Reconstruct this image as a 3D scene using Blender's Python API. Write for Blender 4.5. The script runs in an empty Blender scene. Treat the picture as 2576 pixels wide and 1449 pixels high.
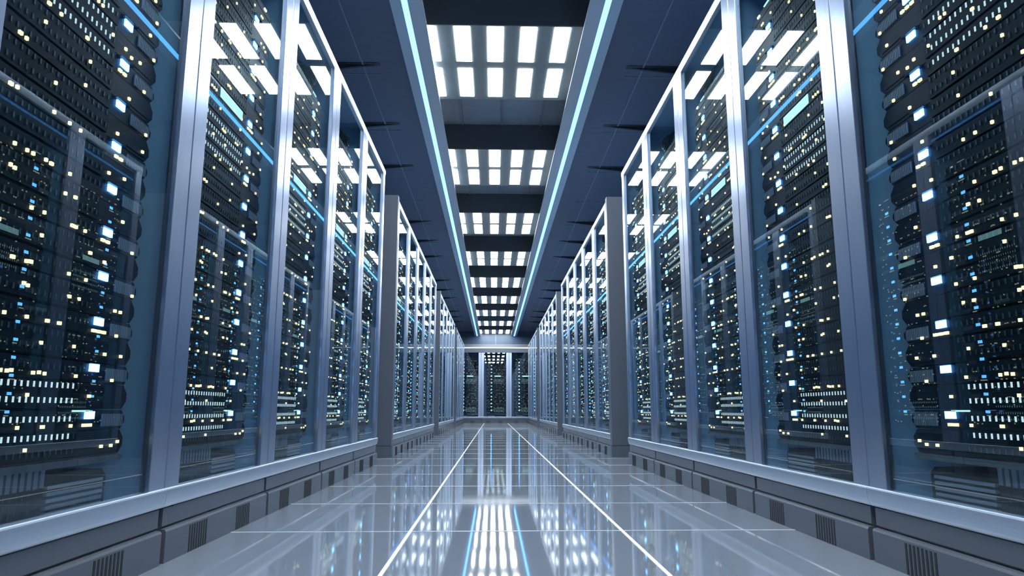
import bpy, math, random
from mathutils import Vector, Matrix

# All measurements below are in camera-height units; S turns them into metres.
S = 0.42
CX = 0.195                      # centre line of the aisle
PITCH = 2.17                    # width of one cabinet
col = bpy.context.scene.collection
scene = bpy.context.scene

# ------------------------------------------------------------------ materials
def new_mat(name):
    m = bpy.data.materials.new(name)
    m.use_nodes = True
    return m, m.node_tree.nodes, m.node_tree.links

def pbr(name, color, rough=0.5, metal=0.0, noise=0.0, nscale=(8, 8, 8), spec=0.5, coat=0.0, rnoise=0.0, ior=1.5, bump=0.0):
    m, n, l = new_mat(name)
    b = n['Principled BSDF']
    b.inputs['Base Color'].default_value = (*color, 1)
    b.inputs['Roughness'].default_value = rough
    b.inputs['Metallic'].default_value = metal
    b.inputs['Specular IOR Level'].default_value = spec
    b.inputs['IOR'].default_value = ior
    b.inputs['Coat Weight'].default_value = coat
    b.inputs['Coat Roughness'].default_value = 0.05
    if noise or rnoise or bump:
        tc = n.new('ShaderNodeTexCoord')
        mp = n.new('ShaderNodeMapping')
        mp.inputs['Scale'].default_value = nscale
        nz = n.new('ShaderNodeTexNoise')
        nz.inputs['Scale'].default_value = 1.0
        nz.inputs['Detail'].default_value = 4
        l.new(tc.outputs['Object'], mp.inputs['Vector'])
        l.new(mp.outputs['Vector'], nz.inputs['Vector'])
        if noise:
            rp = n.new('ShaderNodeMapRange')
            rp.inputs['From Min'].default_value = 0.25
            rp.inputs['From Max'].default_value = 0.75
            rp.inputs['To Min'].default_value = 1 - noise
            rp.inputs['To Max'].default_value = 1 + noise
            l.new(nz.outputs['Fac'], rp.inputs['Value'])
            mx = n.new('ShaderNodeVectorMath')
            mx.operation = 'SCALE'
            mx.inputs[0].default_value = color
            l.new(rp.outputs['Result'], mx.inputs['Scale'])
            l.new(mx.outputs['Vector'], b.inputs['Base Color'])
        if rnoise:
            rr = n.new('ShaderNodeMapRange')
            rr.inputs['From Min'].default_value = 0.25
            rr.inputs['From Max'].default_value = 0.75
            rr.inputs['To Min'].default_value = rough - rnoise
            rr.inputs['To Max'].default_value = rough + rnoise
            l.new(nz.outputs['Fac'], rr.inputs['Value'])
            l.new(rr.outputs['Result'], b.inputs['Roughness'])
        if bump:
            bp = n.new('ShaderNodeBump')
            bp.inputs['Strength'].default_value = bump
            bp.inputs['Distance'].default_value = 0.002
            l.new(nz.outputs['Fac'], bp.inputs['Height'])
            l.new(bp.outputs['Normal'], b.inputs['Normal'])
    return m

def glow(name, color, strength, sampled=False):
    m, n, l = new_mat(name)
    n.remove(n['Principled BSDF'])
    e = n.new('ShaderNodeEmission')
    e.inputs['Color'].default_value = (*color, 1)
    e.inputs['Strength'].default_value = strength
    l.new(e.outputs['Emission'], n['Material Output'].inputs['Surface'])
    m.cycles.emission_sampling = 'FRONT_BACK' if sampled else 'NONE'
    return m

def mirror_glass(name, f0, tint):
    """clear pane that mirrors more and more towards grazing view"""
    m, n, l = new_mat(name)
    n.remove(n['Principled BSDF'])
    lw = n.new('ShaderNodeLayerWeight')
    lw.inputs['Blend'].default_value = 0.5
    pw = n.new('ShaderNodeMath'); pw.operation = 'POWER'; pw.inputs[1].default_value = 5.0
    l.new(lw.outputs['Facing'], pw.inputs[0])
    mr = n.new('ShaderNodeMapRange')
    mr.inputs['To Min'].default_value = f0
    mr.inputs['To Max'].default_value = 0.7
    l.new(pw.outputs[0], mr.inputs['Value'])
    tr = n.new('ShaderNodeBsdfTransparent'); tr.inputs['Color'].default_value = (*tint, 1)
    gl = n.new('ShaderNodeBsdfGlossy'); gl.inputs['Roughness'].default_value = 0.0
    gl.inputs['Color'].default_value = (0.84, 0.96, 1.0, 1)
    mx = n.new('ShaderNodeMixShader')
    l.new(mr.outputs['Result'], mx.inputs['Fac'])
    l.new(tr.outputs[0], mx.inputs[1]); l.new(gl.outputs[0], mx.inputs[2])
    l.new(mx.outputs[0], n['Material Output'].inputs['Surface'])
    return m

def clear(name, tint):
    m, n, l = new_mat(name)
    n.remove(n['Principled BSDF'])
    tr = n.new('ShaderNodeBsdfTransparent'); tr.inputs['Color'].default_value = (*tint, 1)
    l.new(tr.outputs[0], n['Material Output'].inputs['Surface'])
    return m

M = {
    'alu': pbr('brushed aluminium', (0.58, 0.68, 0.86), 0.28, 1.0, noise=0.02, nscale=(45, 45, 0.8)),
    'alu_h': pbr('brushed aluminium rail', (0.66, 0.75, 0.86), 0.42, 1.0, noise=0.015, nscale=(0.8, 45, 45)),
    'grey': pbr('grey painted metal', (0.14, 0.168, 0.215), 0.38, noise=0.03),
    'plinth': pbr('grey plinth metal', (0.15, 0.17, 0.20), 0.16, noise=0.03),
    'slot': pbr('dark slot', (0.03, 0.035, 0.04), 0.6, noise=0.02),
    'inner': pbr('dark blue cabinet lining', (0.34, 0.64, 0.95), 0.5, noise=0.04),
    'black': pbr('black server casing', (0.007, 0.014, 0.025), 0.4, noise=0.15, spec=0.12),
    'face': pbr('black face panel', (0.003, 0.010, 0.015), 0.4, noise=0.2, spec=0.08),
    'tick_off': pbr('unlit tick slot', (0.03, 0.05, 0.07), 0.4, noise=0.05),
    'rib': pbr('grey grille rib', (0.19, 0.24, 0.30), 0.4, noise=0.05),
    'tray': pbr('grey base tray', (0.07, 0.09, 0.11), 0.4, noise=0.05),
    'fin': pbr('blue grey fins', (0.19, 0.24, 0.30), 0.35, noise=0.05),
    'cable': pbr('black cable', (0.02, 0.03, 0.035), 0.4, noise=0.1),
    'floor': pbr('glossy pale floor tile', (0.29, 0.33, 0.385), 0.045, noise=0.02, nscale=(2, 2, 2), ior=1.55),
    'seam': pbr('white tile seam', (0.85, 0.88, 0.92), 0.4, noise=0.02),
    'ceiling': pbr('blue grey ceiling panel', (0.105, 0.115, 0.175), 0.6, noise=0.06, nscale=(3, 12, 3)),
    'ceilseam': pbr('ceiling joint', (0.2, 0.21, 0.28), 0.5, noise=0.04),
    'upper': pbr('grey upper ceiling', (0.25, 0.28, 0.33), 0.55, noise=0.08, nscale=(3, 12, 3)),
    'beam': pbr('pale grey beam', (0.42, 0.48, 0.56), 0.4, noise=0.02),
    'housing': pbr('dark lamp housing', (0.085, 0.095, 0.11), 0.5, noise=0.05),
    'plate': pbr('grey lamp plate', (0.20, 0.23, 0.24), 0.35, noise=0.03),
    'wall': pbr('dark wall paint', (0.07, 0.10, 0.15), 0.5, noise=0.04),
    'bracket': pbr('dark ceiling bracket', (0.03, 0.032, 0.04), 0.6, noise=0.05),
    'lamp': glow('white light panel', (0.92, 0.98, 1.0), 26.0, True),
    'strip': glow('cyan led strip', (0.085, 0.36, 1.0), 7.5, True),
    'tube': glow('white light tube', (0.9, 0.96, 1.0), 3.0, True),
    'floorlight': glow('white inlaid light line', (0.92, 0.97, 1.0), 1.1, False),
    'display': glow('blue white display', (0.115, 0.42, 1.0), 12.0, True),
    'yellow': glow('warm yellow indicator', (1.0, 0.86, 0.50), 1.7, False),
    'tick_on': glow('lit white tick', (0.72, 0.95, 1.0), 1.0, False),
    'cyan': glow('pale cyan display and ledge glow', (0.58, 1.0, 0.98), 1.3, False),  # display bars, and the painted glow on the lowest server's ledge
    'white': glow('white indicator', (1.0, 1.0, 1.0), 3.0, False),
    'glass': mirror_glass('mirroring clear glass', 0.135, (0.84, 0.95, 1.0)),
    'glassback': clear('clear glass', (1.0, 1.0, 1.0)),
}

# ------------------------------------------------------------------ mesh tools
class MB:
    def __init__(self):
        self.v, self.f, self.m = [], [], []

    def face(self, pts, mat=0):
        i = len(self.v)
        self.v.extend(pts)
        self.f.append(tuple(range(i, i + len(pts))))
        self.m.append(mat)

    def box(self, x0, x1, y0, y1, z0, z1, mat=0, skip=''):
        i = len(self.v)
        self.v.extend([(x0, y0, z0), (x1, y0, z0), (x1, y1, z0), (x0, y1, z0), (x0, y0, z1), (x1, y0, z1), (x1, y1, z1), (x0, y1, z1)])
        fs = {'b': (0, 3, 2, 1), 't': (4, 5, 6, 7), 'f': (0, 1, 5, 4), 'k': (2, 3, 7, 6), 'l': (3, 0, 4, 7), 'r': (1, 2, 6, 5)}
        for k, q in fs.items():
            if k not in skip:
                self.f.append(tuple(i + a for a in q)); self.m.append(mat)

    def prism(self, poly, axis, a, b, mat=0):
        """poly: 2D points, extruded along axis from a to b"""
        def P(p, t):
            return {'x': (t, p[0], p[1]), 'y': (p[0], t, p[1]), 'z': (p[0], p[1], t)}[axis]
        n = len(poly)
        area = sum(poly[i][0] * poly[(i + 1) % n][1] - poly[(i + 1) % n][0] * poly[i][1] for i in range(n))
        ccw = area > 0
        if axis == 'y':
            ccw = not ccw
        if not ccw:
            poly = poly[::-1]
        i = len(self.v)
        self.v.extend([P(p, a) for p in poly] + [P(p, b) for p in poly])
        for k in range(n):
            k2 = (k + 1) % n
            self.f.append((i + k, i + k2, i + n + k2, i + n + k)); self.m.append(mat)
        self.f.append(tuple(i + k for k in range(n))[::-1]); self.m.append(mat)
        self.f.append(tuple(i + n + k for k in range(n))); self.m.append(mat)

    def tube(self, pts, r, sides=8, mat=0):
        rings = []
        for k, p in enumerate(pts):
            p = Vector(p)
            d = (Vector(pts[min(k + 1, len(pts) - 1)]) - Vector(pts[max(k - 1, 0)])).normalized()
            up = Vector((0, 1, 0)) if abs(d.y) < 0.9 else Vector((1, 0, 0))
            a = d.cross(up).normalized(); b = d.cross(a)
            i = len(self.v)
            for s in range(sides):
                t = 2 * math.pi * s / sides
                self.v.append(tuple(p + a * (r * math.cos(t)) + b * (r * math.sin(t))))
            rings.append(i)
        for k in range(len(rings) - 1):
            for s in range(sides):
                s2 = (s + 1) % sides
                self.f.append((rings[k] + s, rings[k] + s2, rings[k + 1] + s2, rings[k + 1] + s)); self.m.append(mat)
        self.f.append(tuple(rings[0] + s for s in range(sides))[::-1]); self.m.append(mat)
        self.f.append(tuple(rings[-1] + s for s in range(sides))); self.m.append(mat)

    def add(self, other, mat4=None, matmap=None):
        i = len(self.v)
        self.v.extend(other.v if mat4 is None else [tuple(mat4 @ Vector(p)) for p in other.v])
        self.f.extend(tuple(i + a for a in q) for q in other.f)
        self.m.extend(other.m if matmap is None else [matmap[k] for k in other.m])

    def mesh(self, name, mats, mirror=1):
        me = bpy.data.meshes.new(name)
        if mirror < 0:
            vs = [(-x * S, y * S, z * S) for x, y, z in self.v]
            fs = [q[::-1] for q in self.f]
        else:
            vs = [(x * S, y * S, z * S) for x, y, z in self.v]
            fs = self.f
        me.from_pydata(vs, [], fs)
        for k in mats:
            me.materials.append(M[k])
        me.polygons.foreach_set('material_index', self.m)
        me.update()
        return me

def put(name, me, parent=None, smooth=False):
    o = bpy.data.objects.new(name, me)
    col.objects.link(o)
    if parent:
        o.parent = parent
    return o

def tag(o, label=None, cat=None, group=None, kind=None):
    if label: o['label'] = label
    if cat: o['category'] = cat
    if group: o['group'] = group
    if kind: o['kind'] = kind
    return o

def empty(name, loc=(0, 0, 0), rz=0.0):
    o = bpy.data.objects.new(name, None)
    o.empty_display_size = 0.1
    col.objects.link(o)
    o.location = (loc[0] * S, loc[1] * S, loc[2] * S)
    o.rotation_euler = (0, 0, rz)
    return o

def struct(name, mb, mats, label):
    o = put(name, mb.mesh(name, mats))
    return tag(o, label, name.split('_')[0], kind='structure')

ORD = ['first', 'second', 'third', 'fourth', 'fifth', 'sixth', 'seventh', 'eighth', 'ninth', 'tenth', 'eleventh', 'twelfth', 'thirteenth', 'fourteenth', 'fifteenth', 'sixteenth', 'seventeenth', 'eighteenth']

# ------------------------------------------------------------------ room shell
Y_BACK, Y_END = -3.0, 67.9
HALF = 5.6
b = MB(); b.box(CX - HALF, CX + HALF, Y_BACK, Y_END, -0.25, 0.0)
floor = struct('floor', b, ['floor'], 'glossy pale grey tiled floor of the aisle')
b = MB()
y = 6.144 - 1.77 * 5
while y < Y_END:
    b.box(CX - HALF, CX + HALF, y - 0.010, y + 0.010, -0.01, 0.002)
    y += 1.77
tag(put('tile_seam', b.mesh('tile_seam', ['seam']), floor), 'thin white cross seams between tiles')
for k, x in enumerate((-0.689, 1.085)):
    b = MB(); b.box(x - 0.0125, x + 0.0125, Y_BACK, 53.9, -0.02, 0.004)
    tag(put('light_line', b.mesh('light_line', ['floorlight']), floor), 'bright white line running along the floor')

for name, x0, x1, lab in (('wall_left', CX - HALF - 0.3, CX - HALF, 'dark wall behind the left cabinets'), ('wall_right', CX + HALF, CX + HALF + 0.3, 'dark wall behind the right cabinets')):
    b = MB(); b.box(x0, x1, Y_BACK, Y_END, 0, 9.3); struct(name, b, ['wall'], lab)
b = MB(); b.box(CX - HALF - 0.3, CX + HALF + 0.3, Y_END, Y_END + 0.3, 0, 9.3)
b.box(CX - 0.03, CX + 0.03, Y_END - 0.04, Y_END, 6, 8.9, 1)
struct('wall_end', b, ['wall', 'ceilseam'], 'grey end wall above the far cabinets')
b = MB(); b.box(CX - HALF - 0.3, CX + HALF + 0.3, Y_BACK - 0.3, Y_BACK, 0, 9.3); struct('wall_back', b, ['wall'], 'dark wall behind the viewer')

# ceiling: raised middle channel with joints, lower side panels, two pale beams
b = MB()
b.box(CX - 1.95, CX + 1.95, Y_BACK, Y_END, 9.0, 9.2, 1)
for dx in (-1.1, 0.0, 1.1):
    b.box(CX + dx - 0.022, CX + dx + 0.022, Y_BACK, Y_END, 8.965, 9.0, 2)
for s in (-1, 1):
    xa, xb = sorted((CX + s * 1.95, CX + s * HALF))
    b.box(xa, xb, Y_BACK, Y_END, 8.48, 8.7, 0)
    xa, xb = sorted((CX + s * 1.95, CX + s * 2.05))
    b.box(xa, xb, Y_BACK, Y_END, 8.7, 9.2, 1)
    x = CX + s * 3.09
    b.box(x - 0.018, x + 0.018, Y_BACK, Y_END, 8.465, 8.48, 2)
y = 14.49 + 0.42 - 3.255 * 5
while y < Y_END:
    for s in (-1, 1):
        xa, xb = sorted((CX + s * 2.75, CX + s * HALF))
        b.box(xa, xb, y - 0.012, y + 0.012, 8.468, 8.48, 2)
    y += 3.255
struct('ceiling', b, ['ceiling', 'upper', 'ceilseam'], 'dark blue grey panelled ceiling')
for k, s in enumerate((-1, 1)):
    poly = [(1.47, 8.06), (1.73, 8.03), (1.73, 8.07), (1.84, 8.07), (1.84, 8.03), (2.05, 8.06), (2.05, 8.6), (1.93, 8.6), (1.93, 8.10), (1.47, 8.10)]
    b = MB(); b.prism([(CX + s * p[0], p[1]) for p in poly], 'y', Y_BACK, Y_END - 0.02)
    struct('trim_%d' % (k + 1), b, ['beam'], 'pale grey ceiling beam on the %s side of the lamps' % ('left', 'right')[k])
    side = ('left', 'right')[k]
    b = MB(); xa, xb = sorted((CX + s * 1.733, CX + s * 1.837)); b.box(xa, xb, Y_BACK + 0.1, Y_END - 0.1, 8.032, 8.068)
    o = put('led_strip_light', b.mesh('led_strip_light', ['strip']))
    tag(o, 'long cyan glowing strip light set in the %s ceiling beam' % side, 'strip light', 'cyan strip lights in the ceiling beams')

# brackets under the side ceilings
def bracket(y, s):
    o = empty('ceiling_bracket', (CX + s * 3.6, y, 8.48))
    b = MB()
    b.prism([(s * (2.71 - 3.6), 0.0), (s * 1.9, 0.0), (s * 1.9, -0.32)], 'y', -0.03, 0.03)
    put('gusset', b.mesh('gusset', ['bracket']), o)
    b = MB(); b.prism([(s * (2.71 - 3.6), 0.0), (s * 1.9, 0.0), (s * 1.9, -0.012), (s * (2.8 - 3.6), -0.012)], 'y', -0.12, -0.031)
    put('flange', b.mesh('flange', ['bracket']), o)
    return o
kk = 0
for j in range(-3, 16):
    if j % 4 == 3:
        continue
    for s in (-1, 1):
        o = bracket(14.49 + 3.255 * j, s)
        tag(o, 'dark tapered ceiling bracket, %s along the %s ceiling from the viewer' % (ORD[kk], ('left', 'right')[s > 0]), 'bracket', 'tapered brackets under the side ceilings')
    kk += 1

# lamps: square fixtures of ten white panels
house = MB(); house.box(-1.66, 1.66, 0, 3.25, 8.27 - 8.27, 8.995 - 8.27)
plate = MB(); plate.box(-1.66, 1.66, 0.0, 3.25, -0.02, -0.001)
panel = MB(); panel.box(0, 0.315, 0, 1.36, -0.030, -0.021, 0)
me_h, me_p, me_l = house.mesh('housing', ['housing']), plate.mesh('plate', ['plate']), panel.mesh('light_panel', ['lamp'])
for k in range(-2, 9):
    y0 = 12.42 + 6.51 * k
    o = empty('ceiling_lamp', (CX, y0, 8.27))
    far = ORD[k + 1] + ' in view from the viewer' if k >= 0 else ('just above the frame' if k == -1 else 'over the viewer')
    tag(o, 'square ceiling lamp of ten white light panels, ' + ((ORD[k] + ' one in view counted from the nearest') if k >= 0 else far), 'ceiling lamp', 'square ceiling lamps over the aisle')
    put('housing', me_h, o); put('plate', me_p, o)
    for r in range(2):
        for c in range(5):
            p = put('light_panel', me_l, o)
            p.location = ((-1.645 + 0.65 * c) * S, (0.04 + 1.66 * r * 1.0 if r == 0 else 1.72) * S, 0)

# ------------------------------------------------------------------ cabinets
stile_poly = [(1.0835, 0.062), (1.0835, 0.010), (1.081, 0.003), (1.073, 0.0), (0.874, 0.0), (0.869, 0.004), (0.868, 0.026), (0.868, 0.062)]
def rail_bottom():
    b = MB(); b.prism([(0.062, 0.354), (0.02, 0.354), (0.008, 0.358), (-0.002, 0.368), (-0.010, 0.384), (-0.015, 0.402), (-0.019, 0.424), (-0.021, 0.448), (-0.021, 0.472), (-0.017, 0.480), (-0.010, 0.484), (0.004, 0.485), (0.026, 0.480), (0.062, 0.480)], 'x', -1.0835, 1.0835); return b
def rail_top():
    b = MB(); b.prism([(0.062, 5.75), (0.03, 5.75), (0.006, 5.745), (-0.006, 5.728), (-0.010, 5.70), (-0.008, 5.66), (0.0, 5.615), (0.003, 5.612), (0.026, 5.612), (0.062, 5.612)], 'x', -1.0835, 1.0835); return b
sl = MB(); sl.prism(stile_poly, 'z', 0.481, 5.612)
sr = MB(); sr.prism([(-x, y) for x, y in stile_poly], 'z', 0.481, 5.612)
gl = MB(); gl.box(-0.868, 0.868, 0.026, 0.038, 0.480, 5.612, 1, skip='f'); gl.face([(-0.868, 0.026, 0.480), (0.868, 0.026, 0.480), (0.868, 0.026, 5.612), (-0.868, 0.026, 5.612)], 0)
pl = MB()
pl.box(-1.055, 1.055, 0.01, 2.3, 0.235, 0.350)
pl.box(-1.055, 1.055, 0.03, 2.3, 0.222, 0.235)
pl.prism([(2.3, 0.0), (-0.02, 0.0), (-0.02, 0.20), (-0.012, 0.214), (0.03, 0.222), (2.3, 0.222)], 'x', -1.055, 1.055)
pl.box(-1.085, 1.085, 0.10, 2.3, 0.0, 0.352)
pl.box(-0.90, 0.92, 0.012, 0.06, 0.350, 0.356, 1)
vent = MB()
for k in range(8):
    x = -0.157 + 0.042 * k
    vent.box(x, x + 0.020, -0.0225, -0.012, 0.004, 0.188)
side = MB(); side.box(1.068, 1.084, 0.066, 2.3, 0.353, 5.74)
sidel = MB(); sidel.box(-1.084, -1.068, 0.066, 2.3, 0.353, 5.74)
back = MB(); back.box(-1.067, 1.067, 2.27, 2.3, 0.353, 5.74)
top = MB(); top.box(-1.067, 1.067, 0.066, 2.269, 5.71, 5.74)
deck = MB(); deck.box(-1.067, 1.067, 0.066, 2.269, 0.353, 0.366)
ME = {k: v for k, v in dict(
    stile_l=sl.mesh('stile', ['alu']), stile_r=sr.mesh('stile', ['alu']), rb=rail_bottom().mesh('bottom_rail', ['alu_h']), rt=rail_top().mesh('top_rail', ['alu_h']),
    gl=gl.mesh('glass_pane', ['glass', 'glassback']), pl=pl.mesh('plinth', ['plinth', 'slot']), vent=vent.mesh('vent', ['slot']),
    side=side.mesh('side_panel', ['inner']), sidel=sidel.mesh('side_panel', ['inner']), back=back.mesh('back_panel', ['inner']), top=top.mesh('top_panel', ['inner']), deck=deck.mesh('deck', ['inner'])).items()}

def cabinet(loc, rz, label, group):
    t = empty('server_cabinet', loc, rz)
    tag(t, label, 'cabinet', group)
    p = put('plinth', ME['pl'], t)
    for x in (-0.523, 0.418):
        v = put('vent', ME['vent'], p); v.location = (x * S, 0, 0)
    d = put('door', ME['rb'], t)
    put('stile', ME['stile_l'], d); put('stile', ME['stile_r'], d); put('top_rail', ME['rt'], d); put('glass_pane', ME['gl'], d)
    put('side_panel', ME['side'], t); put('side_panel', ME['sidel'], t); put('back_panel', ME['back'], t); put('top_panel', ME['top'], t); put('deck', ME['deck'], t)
    return t

# ------------------------------------------------------------------ contents of one cabinet (viewer's right = +x, display at +0.28 when mirror = 1)
DZ = 0.2655
Z0 = 0.969
FR = 0.10           # depth of the server fronts behind the door plane
LIT_A = {0, 8, 9}
LIT_B = {0, 8}

def oct_poly(z0, z1, xr=0.68, c=0.042, xl=-0.84):
    return [(xl, z0), (xr - c, z0), (xr, z0 + c), (xr, z1 - c), (xr - c, z1), (xl, z1)]

def led_spots(rng, kind, n):
    out = []
    if kind == 'A':
        z = -0.054
        x = 0.13
        while x > -0.84:
            x -= rng.choice([0.03, 0.045, 0.1, 0.16, 0.24])
            if x > -0.83 and rng.random() < 0.72:
                out.append((x, z + rng.choice([0, 0, 0, 0.004]), rng.choice([0.014, 0.016, 0.024])))
        if n % 2 == 0:
            for q in (0.24, 0.292, 0.344):
                if rng.random() < 0.85: out.append((q, z, 0.034))
        if rng.random() < 0.7: out.append((rng.uniform(0.46, 0.62), z - 0.008, 0.02))
    else:
        z = 0.097
        x = 0.13
        while x > -0.84:
            x -= rng.choice([0.03, 0.09, 0.22, 0.4])
            if x > -0.83 and rng.random() < 0.6:
                out.append((x, z + rng.choice([0, 0.006]), rng.choice([0.014, 0.016, 0.022])))
        for q in range(rng.choice([1, 2, 3])):
            out.append((rng.uniform(0.2, 0.62), z + rng.choice([-0.01, 0.01]), 0.02))
    return out

def tick_row(b, z, lit, depth, thin):
    for k in range(21):
        x = 0.125 - 0.047 * k
        if x < -0.83: break
        on = lit and 0 < k < 18
        if thin:
            b.face([(x - 0.005, depth - 0.004, z - 0.014), (x + 0.005, depth - 0.004, z - 0.014), (x + 0.005, depth - 0.004, z + 0.014), (x - 0.005, depth - 0.004, z + 0.014)], 2 if on else 1)
        else:
            b.box(x - 0.005, x + 0.005, depth - 0.004, depth + 0.001, z - 0.014, z + 0.014, 2 if on else 1, skip='k')

def build_unit(kind, n, thin=False):
    """meshes of one server in local coordinates, z measured from its display line"""
    rng = random.Random(n * 17 + (3 if kind == 'A' else 5))
    P = {}
    c = MB()
    if kind == 'A':
        z0, z1 = -0.082, 0.030
        c.prism(oct_poly(z0, z1), 'y', FR, 1.6)
        # small visor over the display and a bezel around it
        c.prism([(FR, 0.030), (FR - 0.03, 0.0262), (FR - 0.03, 0.0235), (FR, 0.0235)], 'x', 0.20, 0.36)
        r = MB()
        for k in range(13):
            x = 0.415 + 0.0185 * k
            r.box(x, x + 0.0055, FR - 0.010, FR, -0.064, 0.008, 0, skip='k')
        P['rib_grille'] = (r, ['rib'])
        d = MB(); d.box(0.238, 0.326, FR - 0.012, FR - 0.001, -0.020, 0.0225)
        P['display'] = (d, ['display'])
    else:
        z0, z1 = 0.036, 0.180
        c.prism(oct_poly(z0, z1, c=0.048), 'y', FR, 1.6)
        c.box(0.40, 0.62, FR - 0.004, FR, 0.06, 0.066)
    P['chassis'] = (c, ['black'])
    f = MB()
    f.box(-0.84, 0.152, FR - 0.016, FR - 0.001, z0 + 0.006, z1 - 0.004, 0)
    if kind == 'A':
        tick_row(f, -0.016, n in LIT_A, FR - 0.016, thin)
    else:
        tick_row(f, 0.08, n in LIT_B, FR - 0.016, thin)
        tick_row(f, 0.158, n in LIT_B or n == -1, FR - 0.016, thin)
    P['front_panel'] = (f, ['face', 'tick_off', 'tick_on'])
    leds = led_spots(rng, kind, n)
    L = MB()
    one = []
    for (x, z, w) in leds:
        ly = FR - 0.016 if x < 0.152 else FR - (0.010 if (kind == 'A' and x > 0.41) else 0)
        L.box(x - w / 2, x + w / 2, ly - 0.012, ly - 0.0005, z - 0.009, z + 0.009)
        one.append((x, ly, z, w))
    P['indicator_row'] = (L, ['yellow'])
    if kind == 'A' and n == 0:
        s = MB(); s.box(0.09, 0.24, FR - 0.028, FR - 0.0165, 0.020, 0.0295)  # ledge by the display; the light it catches is painted as emission
        P['glow_bar'] = (s, ['cyan'])
    if kind == 'A' and n == 10:
        s = MB(); s.box(-0.46, 0.04, FR - 0.024, FR - 0.0165, -0.066, 0.018)
        P['display_bar'] = (s, ['cyan'])
    return P, one

UNITS = [('B', -1)] + [(k, n) for n in range(0, 15) for k in ('A', 'B')]
CACHE = {}
def unit_meshes(kind, n, m):
    key = (kind, n, m)
    if key not in CACHE:
        P, one = build_unit(kind, n)
        CACHE[key] = ({k: v[0].mesh(k, v[1], m) for k, v in P.items()}, one)
    return CACHE[key]
LEDMESH = {}
def led_mesh(w, m):
    w = round(w, 3)
    if w not in LEDMESH:
        b = MB(); b.box(-w / 2, w / 2, -0.012, -0.0005, -0.009, 0.009)
        LEDMESH[w] = b.mesh('indicator_light', ['yellow'])
    return LEDMESH[w]

def cooling_parts():
    h = MB()
    h.prism([(-0.84, 0.37), (0.62, 0.37), (0.62, 0.615), (0.575, 0.655), (0.0, 0.655), (0.0, 0.60), (-0.84, 0.60)], 'y', FR + 0.05, 1.5)
    lv = MB()
    for k in range(7):
        z = 0.385 + 0.034 * k
        lv.box(0.02, 0.55, FR + 0.026, FR + 0.05, z, z + 0.019)
    pf = MB(); pf.box(-0.84, -0.05, FR + 0.034, FR + 0.049, 0.375, 0.595, 0)
    rng = random.Random(4)
    for c in range(17):
        for r in range(5):
            x = -0.80 + 0.045 * c
            z = 0.40 + 0.04 * r + 0.006 * (c % 2)
            pf.box(x, x + 0.004, FR + 0.031, FR + 0.034, z, z + 0.018, 1, skip='k')
    hs = MB()
    for k in range(16):
        x = -0.82 + 0.052 * k
        hs.box(x, x + 0.034, FR + 0.03, 0.9, 0.603, 0.697)
    hs.box(-0.84, 0.0, 0.9, 1.4, 0.603, 0.697)
    ty = MB()
    ty.prism([(-0.84, 0.698), (0.64, 0.698), (0.67, 0.712), (0.67, 0.735), (-0.84, 0.735)], 'y', FR - 0.012, 1.6)
    ty.box(0.20, 0.206, FR - 0.014, FR - 0.011, 0.70, 0.735, 0)
    return {'housing': (h, ['black']), 'louver': (lv, ['fin']), 'perforated_panel': (pf, ['face', 'tick_off']), 'heat_sink': (hs, ['fin']), 'tray': (ty, ['tray'])}

def patch_parts():
    z0 = 4.875
    c = MB(); c.prism(oct_poly(z0, z0 + 0.07), 'y', FR, 1.4)
    f = MB(); f.box(-0.84, 0.152, FR - 0.016, FR - 0.001, z0 + 0.003, z0 + 0.068, 0)
    for k in range(21):
        x = 0.125 - 0.047 * k
        if x > -0.83: f.box(x - 0.012, x + 0.012, FR - 0.020, FR - 0.016, z0 + 0.02, z0 + 0.045, 1, skip='k')
    s = MB(); s.box(0.17, 0.34, FR - 0.014, FR - 0.001, z0 + 0.060, z0 + 0.070)
    w = MB()
    for x, z in ((0.46, 0.03), (0.49, 0.03)):
        w.box(x, x + 0.02, FR - 0.014, FR - 0.001, z0 + z, z0 + z + 0.02)
    return {'chassis': (c, ['black']), 'front_panel': (f, ['face', 'tick_off']), 'glow_bar': (s, ['cyan']), 'indicator_row': (w, ['white'])}

def cable_list():
    out = []
    for k in range(7):
        r = 0.085 + 0.028 * k
        xc, zc = 0.37 + 0.012 * k, 5.24
        pts = []
        for t in range(15):
            a = math.pi * (0.45 + 1.35 * (t / 14.0)); 
            pts.append((xc - r * math.cos(a) * 1.05, FR + 0.05 + 0.035 * k, zc + r * math.sin(a) - 0.02))
        b = MB(); b.tube(pts, 0.011, 7)
        out.append(b)
    return out

COOL, PATCH, CABLES = cooling_parts(), patch_parts(), cable_list()
COOLM, PATCHM, CABM = {}, {}, {}
for m in (1, -1):
    COOLM[m] = {k: v[0].mesh(k, v[1], m) for k, v in COOL.items()}
    PATCHM[m] = {k: v[0].mesh(k, v[1], m) for k, v in PATCH.items()}
    CABM[m] = [c.mesh('cable', ['cable'], m) for c in CABLES]

def place(root_name, loc, rz, parts):
    t = empty(root_name, loc, rz)
    for k, me in parts.items():
        put(k, me, t)
    return t

def local_to_world(loc, rz, x, y, z):
    ca, sa = math.cos(rz), math.sin(rz)
    return (loc[0] + ca * x - sa * y, loc[1] + sa * x + ca * y, loc[2] + z)

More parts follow.
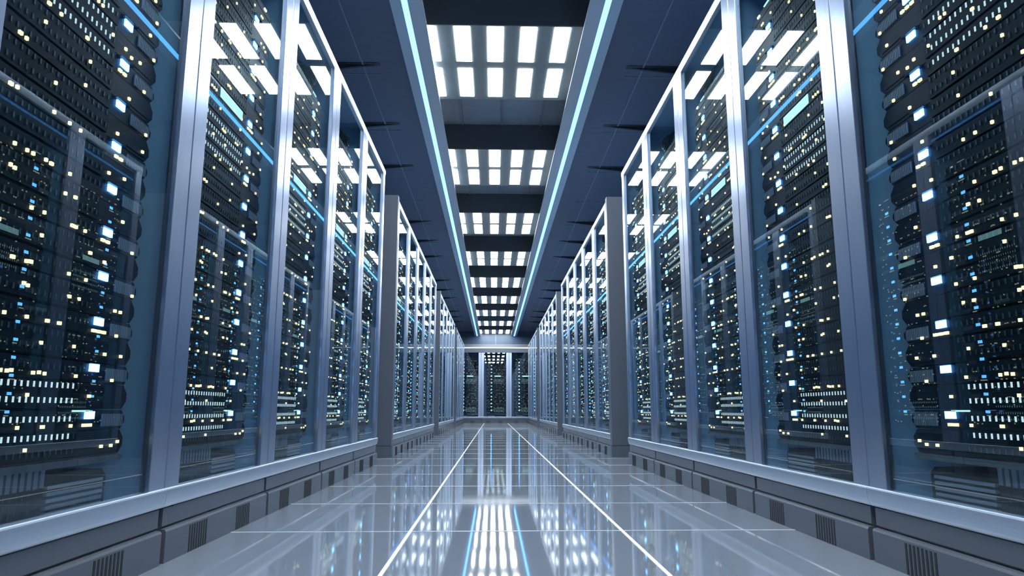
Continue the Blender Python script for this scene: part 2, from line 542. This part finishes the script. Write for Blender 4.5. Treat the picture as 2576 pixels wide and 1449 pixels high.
def fill(loc, rz, m, where, single_leds):
    """individual servers of one cabinet"""
    ia = ib = 0
    for kind, n in UNITS:
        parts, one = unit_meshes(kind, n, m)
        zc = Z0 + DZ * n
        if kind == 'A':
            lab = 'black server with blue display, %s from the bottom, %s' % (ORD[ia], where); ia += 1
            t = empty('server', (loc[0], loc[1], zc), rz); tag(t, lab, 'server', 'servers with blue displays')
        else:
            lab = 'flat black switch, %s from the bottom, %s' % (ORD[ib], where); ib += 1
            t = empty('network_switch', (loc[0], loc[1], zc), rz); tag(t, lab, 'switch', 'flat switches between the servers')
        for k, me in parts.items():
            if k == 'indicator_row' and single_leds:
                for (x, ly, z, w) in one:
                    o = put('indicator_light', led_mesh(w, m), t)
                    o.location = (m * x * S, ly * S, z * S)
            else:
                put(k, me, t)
    t = place('cooling_unit', loc, rz, COOLM[m]); tag(t, 'dark louvred cooling unit at the foot of the ' + where, 'cooling unit', 'louvred cooling units')
    t = place('patch_panel', loc, rz, PATCHM[m]); tag(t, 'black patch panel above the servers, ' + where, 'patch panel', 'patch panels above the servers')
    t = empty('cable_bundle', loc, rz); tag(t, 'looped black cables above the servers, ' + where, 'cables', 'cable loops in the cabinet tops')
    for me in CABM[m]:
        put('cable', me, t)

MASS = MB()
MASSMATS = ['black', 'face', 'tick_off', 'tick_on', 'rib', 'display', 'yellow', 'cyan', 'tray', 'fin', 'white', 'cable']
THIN = {}
def fill_mass(loc, rz, m):
    mat = Matrix.Translation(loc) @ Matrix.Rotation(rz, 4, 'Z')
    if m not in THIN:
        b = MB()
        def addp(P, dz):
            for k, (mb, mats) in P.items():
                b.add(mb, Matrix.Translation((0, 0, dz)), {i: MASSMATS.index(x) for i, x in enumerate(mats)})
        for kind, n in UNITS:
            P, _ = build_unit(kind, n, True)
            addp(P, Z0 + DZ * n)
        addp(COOL, 0); addp(PATCH, 0)
        for c in CABLES:
            b.add(c, None, {0: MASSMATS.index('cable')})
        if m < 0:
            b.v = [(-x, y, z) for x, y, z in b.v]
            b.f = [q[::-1] for q in b.f]
        THIN[m] = b
    MASS.add(THIN[m], mat)

# ------------------------------------------------------------------ rows
PX = {-1: -2.19, 1: 2.573}
ROWNAME = ['front', 'second', 'third', 'last']
starts = [4.905 - 2 * PITCH, 15.62, 28.64, 41.66]
counts = [6, 5, 5, 5]
near_names = ['outermost cabinet', 'nearest cabinet', 'second cabinet', 'third cabinet', 'fourth cabinet', 'farthest cabinet']
far_names = ['nearest cabinet', 'second cabinet', 'third cabinet', 'fourth cabinet', 'farthest cabinet']
def end_panel(s, y0, y1, cab, out):
    """grey cover on the end of a row; part of its last cabinet"""
    b = MB()
    x0, x1 = PX[s] - s * out, PX[s] + s * 2.3
    b.box(*sorted((x0, x1)), y0, y1, 0.245, 5.80)
    b.box(*sorted((x0 - s * 0.02, x1)), y0 - 0.012, y1, 0.0, 0.235)
    b.box(*sorted((x0 + s * 0.02, x1)), y0 + 0.012, y1, 0.235, 0.245)
    me = b.mesh('end_panel', ['grey'])
    o = put('end_panel', me, cab)
    o['label'] = 'plain grey cover on the end of the row'
    o.matrix_parent_inverse = Matrix.LocRotScale(cab.location, cab.rotation_euler, None).inverted()

for s in (-1, 1):
    sn = {-1: 'left', 1: 'right'}[s]
    rz = math.pi / 2 if s < 0 else -math.pi / 2
    m = 1 if s < 0 else -1
    for bi, (y0, cnt) in enumerate(zip(starts, counts)):
        for k in range(cnt):
            nm = (near_names if bi == 0 else far_names)[k]
            loc = (PX[s], y0 + PITCH * (k + 0.5), 0)
            cab = cabinet(loc, rz, 'aluminium framed glass door server cabinet, %s of the %s row on the %s' % (nm, ROWNAME[bi], sn), 'glass door server cabinets along the aisle')
            if bi > 0 and k == 0:
                end_panel(s, y0 - 0.20, y0 - 0.004, cab, 0.012)
            if k == cnt - 1:
                end_panel(s, y0 + PITCH * cnt + 0.004, y0 + PITCH * cnt + 0.12, cab, -0.06)
            if (bi == 0 and k > 0) or (bi == 1 and k < 2):
                where = '%s of the %s %s row' % (nm, sn, ROWNAME[bi])
                fill(loc, rz, m, where, bi == 0 and k in (1, 2))
            else:
                fill_mass(loc, rz, m)

# row across the far end
YE = 55.4
for k in range(-2, 3):
    loc = (0.12 + PITCH * k, YE, 0)
    nm = {-2: 'outer left', -1: 'left', 0: 'middle', 1: 'right', 2: 'outer right'}[k]
    cabinet(loc, 0.0, 'glass door server cabinet facing the viewer, %s one across the far end' % nm, 'server cabinets across the far end')
    if abs(k) < 2:
        fill(loc, 0.0, -1, '%s cabinet at the far end' % nm, False)
    else:
        fill_mass(loc, 0.0, -1)
hd = empty('header_light', (0.12, YE, 5.44))
tag(hd, 'long grey light header with white tube above the far end cabinets', 'light')
b = MB(); b.box(-5.4, 5.4, -0.08, -0.026, 0.0, 0.33); b.prism([(-0.08, 0.40), (0.01, 0.66), (0.08, 0.66), (0.08, 0.335), (-0.08, 0.335)], 'x', -5.4, 5.4)
put('fascia', b.mesh('fascia', ['grey']), hd)
b = MB(); b.box(-5.4, 5.4, -0.12, -0.081, 0.335, 0.395)
put('light_tube', b.mesh('light_tube', ['tube']), hd)

o = put('server_stack', MASS.mesh('server_stack', MASSMATS))
tag(o, 'distant black servers with blue and yellow lights behind the glass of the farther cabinets', 'servers', 'servers in the farther cabinets', 'stuff')

# ------------------------------------------------------------------ camera
W, H, F = 2576.0, 1449.0, 1769.0
vx, vy = 1241.2, 1031.0
d = Vector((vx - W / 2, -(vy - H / 2), F)).normalized()       # world +Y seen from the camera (right, up, forward)
z = Vector((0, d.z, -d.y)).normalized()                        # world +Z
x = Vector((d.y * z.z - d.z * z.y, d.z * z.x - d.x * z.z, d.x * z.y - d.y * z.x))
if x.x < 0: x = -x
right = Vector((x[0], d[0], z[0])); up = Vector((x[1], d[1], z[1])); fwd = Vector((x[2], d[2], z[2]))
cam = bpy.data.cameras.new('camera')
cam.sensor_width = 36.0
cam.lens = 36.0 * F / W
cam.clip_start = 0.01
co = bpy.data.objects.new('camera', cam)
col.objects.link(co)
rot = Matrix((right, up, -fwd)).transposed().to_4x4()
co.matrix_world = Matrix.Translation((0, 0, S)) @ rot
scene.camera = co

# ------------------------------------------------------------------ world and view
w = bpy.data.worlds.new('world'); scene.world = w
w.use_nodes = True
w.node_tree.nodes['Background'].inputs['Color'].default_value = (0.02, 0.03, 0.05, 1)
w.node_tree.nodes['Background'].inputs['Strength'].default_value = 0.2
vs = scene.view_settings
vs.view_transform = 'Standard'; vs.look = 'None'; vs.exposure = 0.0; vs.gamma = 1.0; vs.use_curve_mapping = False
cy = scene.cycles
cy.max_bounces = 8; cy.diffuse_bounces = 3; cy.glossy_bounces = 5; cy.transmission_bounces = 2; cy.transparent_max_bounces = 16
cy.caustics_reflective = True
cy.sample_clamp_indirect = 6.0
